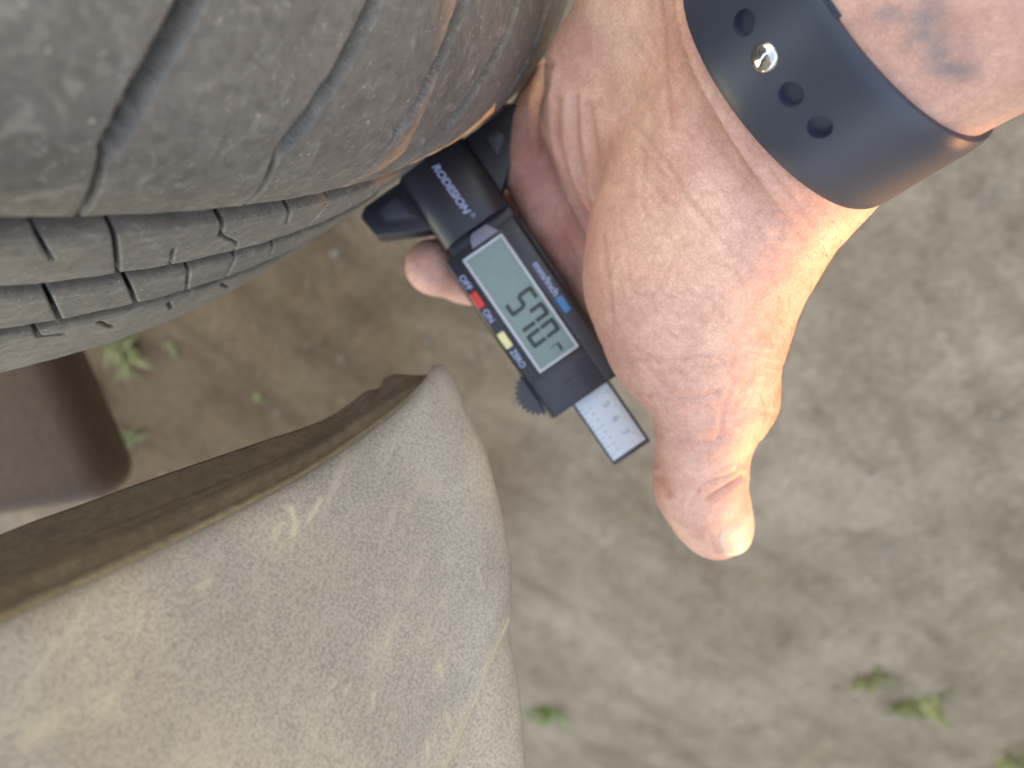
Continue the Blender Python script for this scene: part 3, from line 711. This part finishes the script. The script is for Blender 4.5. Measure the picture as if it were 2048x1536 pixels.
link('inner_strap', band('inner_strap', 0.0015, SW_ + 0.0022, -0.0017, 0.0015, 1.75, 3.3, 80, 14), STRAP, watch)
# stud: a domed metal button in the third hole
t = ts[2]; q = ring_pt(t, SW_ * 0.46, 0); nrm_ = math.cos(t) / RU * WE1 + math.sin(t) / RV * WE2; nrm_ /= np.linalg.norm(nrm_)
prof = [(0.0, 0.0010), (0.0012, 0.00092), (0.0021, 0.00062), (0.0025, 0.0002), (0.0027, -0.0003), (0.0028, -0.0010)]
ua = np.cross(nrm_, WA); ua /= np.linalg.norm(ua); ub = np.cross(nrm_, ua)
V = [q + nrm_ * (h + 0.0002) + max(r, 1e-5) * (math.cos(a) * ua + math.sin(a) * ub) for a in np.linspace(0, 2 * np.pi, 32, endpoint=False) for r, h in prof]
tag(link('clasp_stud', mesh_np('clasp_stud', W(np.array(V)), grid_quads(32, len(prof), wrap_n=True)), CHROME, watch), 'polished metal stud filling one strap hole')
# the case on the far side of the wrist
bm = bmesh.new(); bmesh.ops.create_cube(bm, size=1.0)
bmesh.ops.scale(bm, verts=bm.verts, vec=(0.034, 0.040, 0.010)); bmesh.ops.bevel(bm, geom=list(bm.edges), offset=0.0045, segments=5, affect='EDGES')
cmx = np.stack([WE1, WA, -WE2], 1)
for v in bm.verts: v.co = Vector(W(WR0 + WA * SW_ / 2 - WE2 * (RV + 0.0035) + cmx @ np.array(v.co)))
bmesh.ops.recalc_face_normals(bm, faces=bm.faces)
me = bpy.data.meshes.new('watch_case'); bm.to_mesh(me); bm.free()
link('watch_case', me, GBLACK, watch)

# ------------------------------------------------------------------ the tread depth gauge
GD = 0.228; GO = P(1020, 600, GD); GS = GD / FPX * 1000 / 1000
GL = np.array([.566, -.824, 0.0]); GL /= np.linalg.norm(GL); GZ = np.array([0.0, 0, 1.0]); GSd = np.cross(GZ, GL)
SCL = 0.228 / 0.222 / 1000           # local unit: gauge millimetres
def GP(l, s, h=0.0): return GO + (l * GL + s * GSd + h * GZ) * SCL
gauge = tag(empty('tread_depth_gauge', tuple(W(GP(-47, 6, -8)))), 'black digital tread depth gauge with green display reading 570 pressed against the tyre', 'gauge')
def prism(name, poly, h0, h1, mat_, parent, bev=0.3, plane='ls', seg=2, smooth=True):
    f = {'ls': lambda a, b, c: GP(a, b, c), 'sh': lambda a, b, c: GP(c, a, b)}[plane]
    bm = bmesh.new(); fv = [bm.verts.new(Vector(W(f(a, b, h0)))) for a, b in poly]
    fc = bm.faces.new(fv); r = bmesh.ops.extrude_face_region(bm, geom=[fc])
    tv_ = [g for g in r['geom'] if isinstance(g, bmesh.types.BMVert)]
    dv = Vector(W(f(*poly[0], h1)) - W(f(*poly[0], h0)))
    bmesh.ops.translate(bm, verts=tv_, vec=dv); bmesh.ops.recalc_face_normals(bm, faces=bm.faces)
    if bev:
        es = [e for e in bm.edges if len(e.link_faces) == 2 and e.calc_face_angle(0) > 0.6]
        bmesh.ops.bevel(bm, geom=es, offset=bev * SCL, segments=seg, affect='EDGES', profile=0.5, clamp_overlap=True)
    me = bpy.data.meshes.new(name); bm.to_mesh(me); bm.free()
    o = link(name, me, mat_, parent, smooth)
    if smooth:
        try: me.set_sharp_from_angle(angle=math.radians(35))
        except Exception: pass
    return o
def rect(l0, l1, s0, s1): return [(l0, s0), (l1, s0), (l1, s1), (l0, s1)]
# body: profile across with a sloped flank, swept along the gauge
body = prism('body', [(-9.6, -12), (-9.6, -1.2), (-8.9, 0), (14.2, 0), (14.9, -1.0), (16.2, -2.2), (16.6, -12)], -19.6, 35.2, GBLACK, gauge, 0.35, 'sh')
prism('face_panel', rect(-18.6, 34.4, 9.4, 13.9), -0.5, 0.28, GGREY, body, 0.2)
prism('end_panel', rect(23.0, 34.5, -8.4, 9.3), -0.5, 0.22, GGREY, body, 0.2)
prism('flank_rib', [(-17.5, 15.15), (6.0, 15.15), (6.0, 15.65), (-17.5, 15.65)], -2.0, -0.9, GGREY, body, 0.1)
for i in range(7):
    s = 4.6 + i * 0.72
    prism('grip_ridge', rect(25.2, 33.4, s, s + 0.30), 0.1, 0.62, GGREY, body, 0)
for i in range(14):
    s = -6.5 + i * 1.1
    prism('grip_dot', rect(23.4, 24.2, s, s + 0.55), 0.1, 0.42, GBLACK, body, 0)
prism('arrow_mark', rect(28.2, 28.75, -1.2, 2.4), 0.1, 0.34, GBLACK, body, 0)
prism('arrow_mark', rect(30.2, 30.6, 0.0, 1.3), 0.1, 0.34, GBLACK, body, 0)
tabp = prism('grey_tab', [(-18.0, -0.6), (-18.0, 8.8), (-19.8, 7.6), (-21.8, 6.6), (-21.8, 1.4), (-20.4, 0.2)], -2.0, 0.9, GTAB, gauge, 0.3)
# display: silver frame, glass, digits
fr_o = rect(-17.1, 22.2, -4.9, 8.8)
scr = prism('lcd_screen', rect(-16.4, 21.5, -4.2, 8.1), -0.5, 0.42, LCDM, gauge, 0.0)
bez = prism('display_surround', rect(-18.2, 23.2, -6.0, 9.6), -0.5, 0.36, GBLACK, body, 0.2)
for r_ in (rect(-17.1, 22.2, -4.9, -4.1), rect(-17.1, 22.2, 8.0, 8.8), rect(-17.1, -16.3, -4.1, 8.0), rect(21.4, 22.2, -4.1, 8.0)):
    prism('lcd_frame', r_, 0.0, 0.75, FRAMEM, scr, 0.12)
def digit(segs, l0, mat_=DIGIT, wd=4.4, s0=-2.3, s1=7.3):
    sm = (s0 + s1) / 2; w = 1.2; sl = -0.04
    R = {'a': rect(l0 + .45, l0 + wd - .45, s1 - w, s1), 'g': rect(l0 + .5, l0 + wd - .5, sm - w / 2, sm + w / 2), 'd': rect(l0 + .45, l0 + wd - .45, s0, s0 + w),
         'f': rect(l0, l0 + w, sm + .25, s1 - .3), 'e': rect(l0, l0 + w, s0 + .3, sm - .25), 'b': rect(l0 + wd - w, l0 + wd, sm + .25, s1 - .3), 'c': rect(l0 + wd - w, l0 + wd, s0 + .3, sm - .25)}
    for c in segs:
        prism('digit_segment', [(l + 0.045 * (s - sm) * -1, s) for l, s in R[c]], 0.35, 0.47, mat_, scr, 0)
digit('afgcd', 0.0); digit('fabc', 5.5); digit('abcdef', 11.0)
prism('digit_segment', rect(17.8, 20.4, 3.8, 4.7), 0.35, 0.47, DIGIT, scr, 0)
prism('digit_segment', rect(17.7, 18.3, 1.6, 3.9), 0.35, 0.46, FAINT, scr, 0)
for nm, l, s, m_, lab in (('button', -5.2, -7.75, REDM, 'red push button'), ('button', 8.7, -7.75, YELM, 'pale yellow push button'), ('button', 9.6, 11.9, BLUM, 'blue push button')):
    tag(prism(nm, rect(l - 2.6, l + 2.6, s - 1.15, s + 1.15), -0.3, 1.1, m_, body, 0.45, seg=3), lab)
def text(body_txt, l, s, size, mat_, parent, h=0.3, shear=0.0, bold=0.0, fitlen=None, name='lettering'):
    cu = bpy.data.curves.new(name, 'FONT'); cu.body = body_txt; cu.size = 1.0; cu.align_x = 'CENTER'; cu.align_y = 'CENTER'
    cu.shear = shear; cu.offset = bold; cu.extrude = 0.03
    to = bpy.data.objects.new('t', cu); COL.objects.link(to); bpy.context.view_layer.update()
    me = bpy.data.meshes.new_from_object(to.evaluated_get(bpy.context.evaluated_depsgraph_get()))
    bpy.data.objects.remove(to); me.name = name
    co = np.zeros(len(me.vertices) * 3, np.float32); me.vertices.foreach_get('co', co); co = co.reshape(-1, 3)
    sx = size if fitlen is None else fitlen / (co[:, 0].max() - co[:, 0].min())
    q = np.array([GP(l + x * sx, s + y * size, h + z * 1.0) for x, y, z in co])
    me.vertices.foreach_set('co', W(q).astype(np.float32).ravel()); me.update(); me.materials.clear()
    return link(name, me, mat_, parent, False)
text('OFF', -11.3, -7.75, 2.5, PRINT, body, 0.05, bold=0.02, fitlen=4.8)
text('ON', 0.3, -7.75, 2.5, PRINT, body, 0.05, bold=0.02, fitlen=4.0)
text('ZERO', 15.2, -7.75, 2.5, PRINT, body, 0.05, bold=0.02, fitlen=6.0)
text('mm/inch', 0.9, 11.9, 2.9, PRINT, body, 0.33, bold=0.03, fitlen=11.2)
# head block: half round, with two feet
hp = [(-7, -15), (-7, -4.5)] + [(-7 + 9 * (1 - math.cos(a)), -4.5 + 7.2 * math.sin(a)) for a in np.linspace(0.15, 1.45, 9)] + [(6.0, 2.9)] + [(14.5 - 8 + 8 * math.sin(a) + .6, 2.9 - 5.0 * (1 - math.cos(a))) for a in np.linspace(0.25, 1.45, 8)] + [(16.2, -5), (16.2, -15)]
head = prism('head_block', hp, -47.2, -22.6, GBLACK, gauge, 0.35, 'sh')
tag(head, 'half round black head block with pale lettering')
prism('neck', rect(-24.5, -18.2, -6.2, 15.4), -12.5, -1.8, GBLACK, gauge, 0.5)
text('RODESION', -35.2, 3.8, 3.0, PRINT, head, 3.1, shear=0.18, bold=0.035, fitlen=16.6)
text('\u00ae', -25.4, 4.7, 1.8, PRINT, head, 3.1)
for nm, poly, ins in (('foot', [(-47.2, -6.6), (-47.0, -19.5), (-45.0, -22.2), (-38.0, -21.6), (-30.2, -6.6)], [(-45.2, -8.6), (-44.6, -17.6), (-39.6, -17.2), (-35.2, -8.6)]),
                      ('foot', [(-47.2, 15.8), (-47.4, 33.0), (-46.4, 34.9), (-44.0, 35.0), (-38.5, 30.5), (-27.5, 15.8)], [(-44.4, 20.5), (-44.4, 25.5), (-39.8, 26.2), (-37.0, 21.0)])):
    f_ = prism(nm, poly, -14.5, -4.2, GBLACK, gauge, 0.6, seg=3)
    c_ = np.mean(ins, 0)
    prism('recess_rim', ins, -4.6, -3.75, GBLACK, f_, 0.25)
    prism('recess_panel', [tuple(c_ + (np.array(q) - c_) * 0.72) for q in ins], -4.2, -3.55, GGREY, f_, 0.2)
# knurled thumb wheel
wc, wr = (26.4, -7.9), 6.6
bm = bmesh.new(); nk = 26; ringp = []
for k in range(nk * 4):
    a = 2 * math.pi * k / (nk * 4); r_ = wr + (-0.35, 0.5, 0.5, -0.35)[k % 4]; ringp.append((wc[0] + r_ * math.cos(a), wc[1] + r_ * math.sin(a)))
bm.free()
tag(prism('thumb_wheel', ringp, -9.0, -2.6, GGREY, gauge, 0, smooth=False), 'knurled thumb wheel')
# steel scale sliding out of the end
rule = prism('scale_bar', rect(20.0, 57.0, -2.1, 10.9), -7.6, -4.6, STEELEDGE, gauge, 0.3)
face = prism('scale_face', rect(33.0, 55.6, -1.4, 9.9), -4.7, -4.45, STEEL, rule, 0.0)
for i in range(19):
    l = 37.6 + i * 0.95
    prism('scale_tick', rect(l, l + 0.22, 9.9 - (2.1 if i % 5 == 0 else 1.4), 9.75), -4.5, -4.40, TICK, rule, 0)
for i in range(12):
    l = 38.0 + i * 1.45
    prism('scale_tick', rect(l, l + 0.2, -1.3, -0.2 + 0.6 * (i % 2)), -4.5, -4.40, TICK, rule, 0)
for i, c in enumerate(('5', '6', '7')):
    text(c, 40.8 + i * 4.9, 6.2, 3.3, TICK, rule, -4.44, name='scale_number')
for i in range(8):
    text(str((i * 3 + 2) % 9 + 1), 39.0 + i * 2.05, 1.5, 1.5, TICK, rule, -4.44, name='scale_number')

# ------------------------------------------------------------------ weeds and stones on the dirt
def on_ground(u, v):
    r = P(u, v, 1.0); t = CAM_H / -(r @ UP); return W(r * t)
def blade(V, F, base, az, L, lean, w, droop):
    d = np.array([math.cos(az), math.sin(az), 0]); sd = np.array([-math.sin(az), math.cos(az), 0]); b0 = len(V); n = 6
    for k in range(n):
        f = k / (n - 1); ang = lean + droop * f
        q = base + d * L * f * math.sin(ang) + np.array([0, 0, 1]) * L * f * math.cos(ang)
        ww = w * (0.55 + 1.6 * f - 2.1 * f * f) if f < .98 else w * .05
        V += [q - sd * ww, q + np.array([0, 0, -w * .35]), q + sd * ww]
    for k in range(n - 1):
        for j in range(2): F.append((b0 + 3 * k + j, b0 + 3 * k + j + 1, b0 + 3 * k + 4 + j, b0 + 3 * k + 3 + j))
def weed(u, v, n, L, w, mat_, label, seed, low=False):
    r = random.Random(seed); c = on_ground(u, v); c[2] = float(ground_z(np.array(c[0]), np.array(c[1]))) - 0.002
    L *= 0.78; w *= 0.8
    e = tag(empty('weed', tuple(c)), label, 'weed', 'small weeds growing in the dirt')
    for i in range(n):
        V, F = [], []
        az = r.uniform(0, 6.28); b = c + np.array([r.gauss(0, L * .18), r.gauss(0, L * .18), 0])
        blade(V, F, b, az, L * r.uniform(.6, 1.15), r.uniform(.35, .9) if low else r.uniform(.1, .7), w * r.uniform(.7, 1.2), r.uniform(.3, .9))
        link('leaf', mesh_np('leaf', np.array(V), np.array(F)), mat_, e)
weed(1745, 1362, 9, .045, .0075, OLIVE, 'small yellow green weed sprout, smaller of the two close together', 1, True)
weed(1835, 1410, 12, .070, .0060, OLIVE, 'larger yellow green weed with a long pale blade beside another sprout', 2, True)
weed(1110, 1432, 8, .055, .0080, GREEN, 'bright green weed sprout beside the grey plastic corner', 3, True)
weed(2025, 1525, 7, .06, .009, OLIVE, 'dark olive weed tuft far from the hand', 4, True)
weed(170, 770, 16, .060, .0055, OLIVE, 'olive weed clump beside the brown splash guard', 5)
weed(235, 690, 18, .065, .0050, OLIVE, 'yellowish weed clump at the edge of the tyre', 6)
weed(335, 690, 5, .022, .0045, OLIVE, 'tiny weed sprout beside the yellowish clump', 7, True)
weed(510, 790, 4, .020, .0040, OLIVE, 'tiny lone weed between the tyre and the grey plastic edge', 8, True)
weed(265, 870, 10, .045, .0045, OLIVE, 'sparse olive weed near the grey plastic edge', 9)
# crumbs of soil and small stones
base_s = bmesh.new(); bmesh.ops.create_icosphere(base_s, subdivisions=1, radius=1.0)
bv = np.array([v.co[:] for v in base_s.verts]); bf = np.array([[v.index for v in f.verts] for f in base_s.faces]); base_s.free()
V, F = [], []
for i in range(420):
    u, v = rnd.uniform(-200, 2250), rnd.uniform(-150, 1650); c = on_ground(u, v)
    s = min(0.007, 0.0016 * math.exp(abs(rnd.gauss(0, .6)))); sc3 = np.array([rnd.uniform(.7, 1.4), rnd.uniform(.7, 1.4), rnd.uniform(.35, .7)]) * s
    c[2] = float(ground_z(np.array(c[0]), np.array(c[1]))) + sc3[2] * .2
    jit = 1 + nr.normal(0, .16, (len(bv), 1)); F.append(bf + len(V) * len(bv)); V.append(bv * jit * sc3 + c)
tag(link('pebbles', mesh_np('pebbles', np.concatenate(V), np.concatenate(F)), STONE, None, False), 'scattered crumbs of soil and small stones on dirt', 'pebbles', kind='stuff')
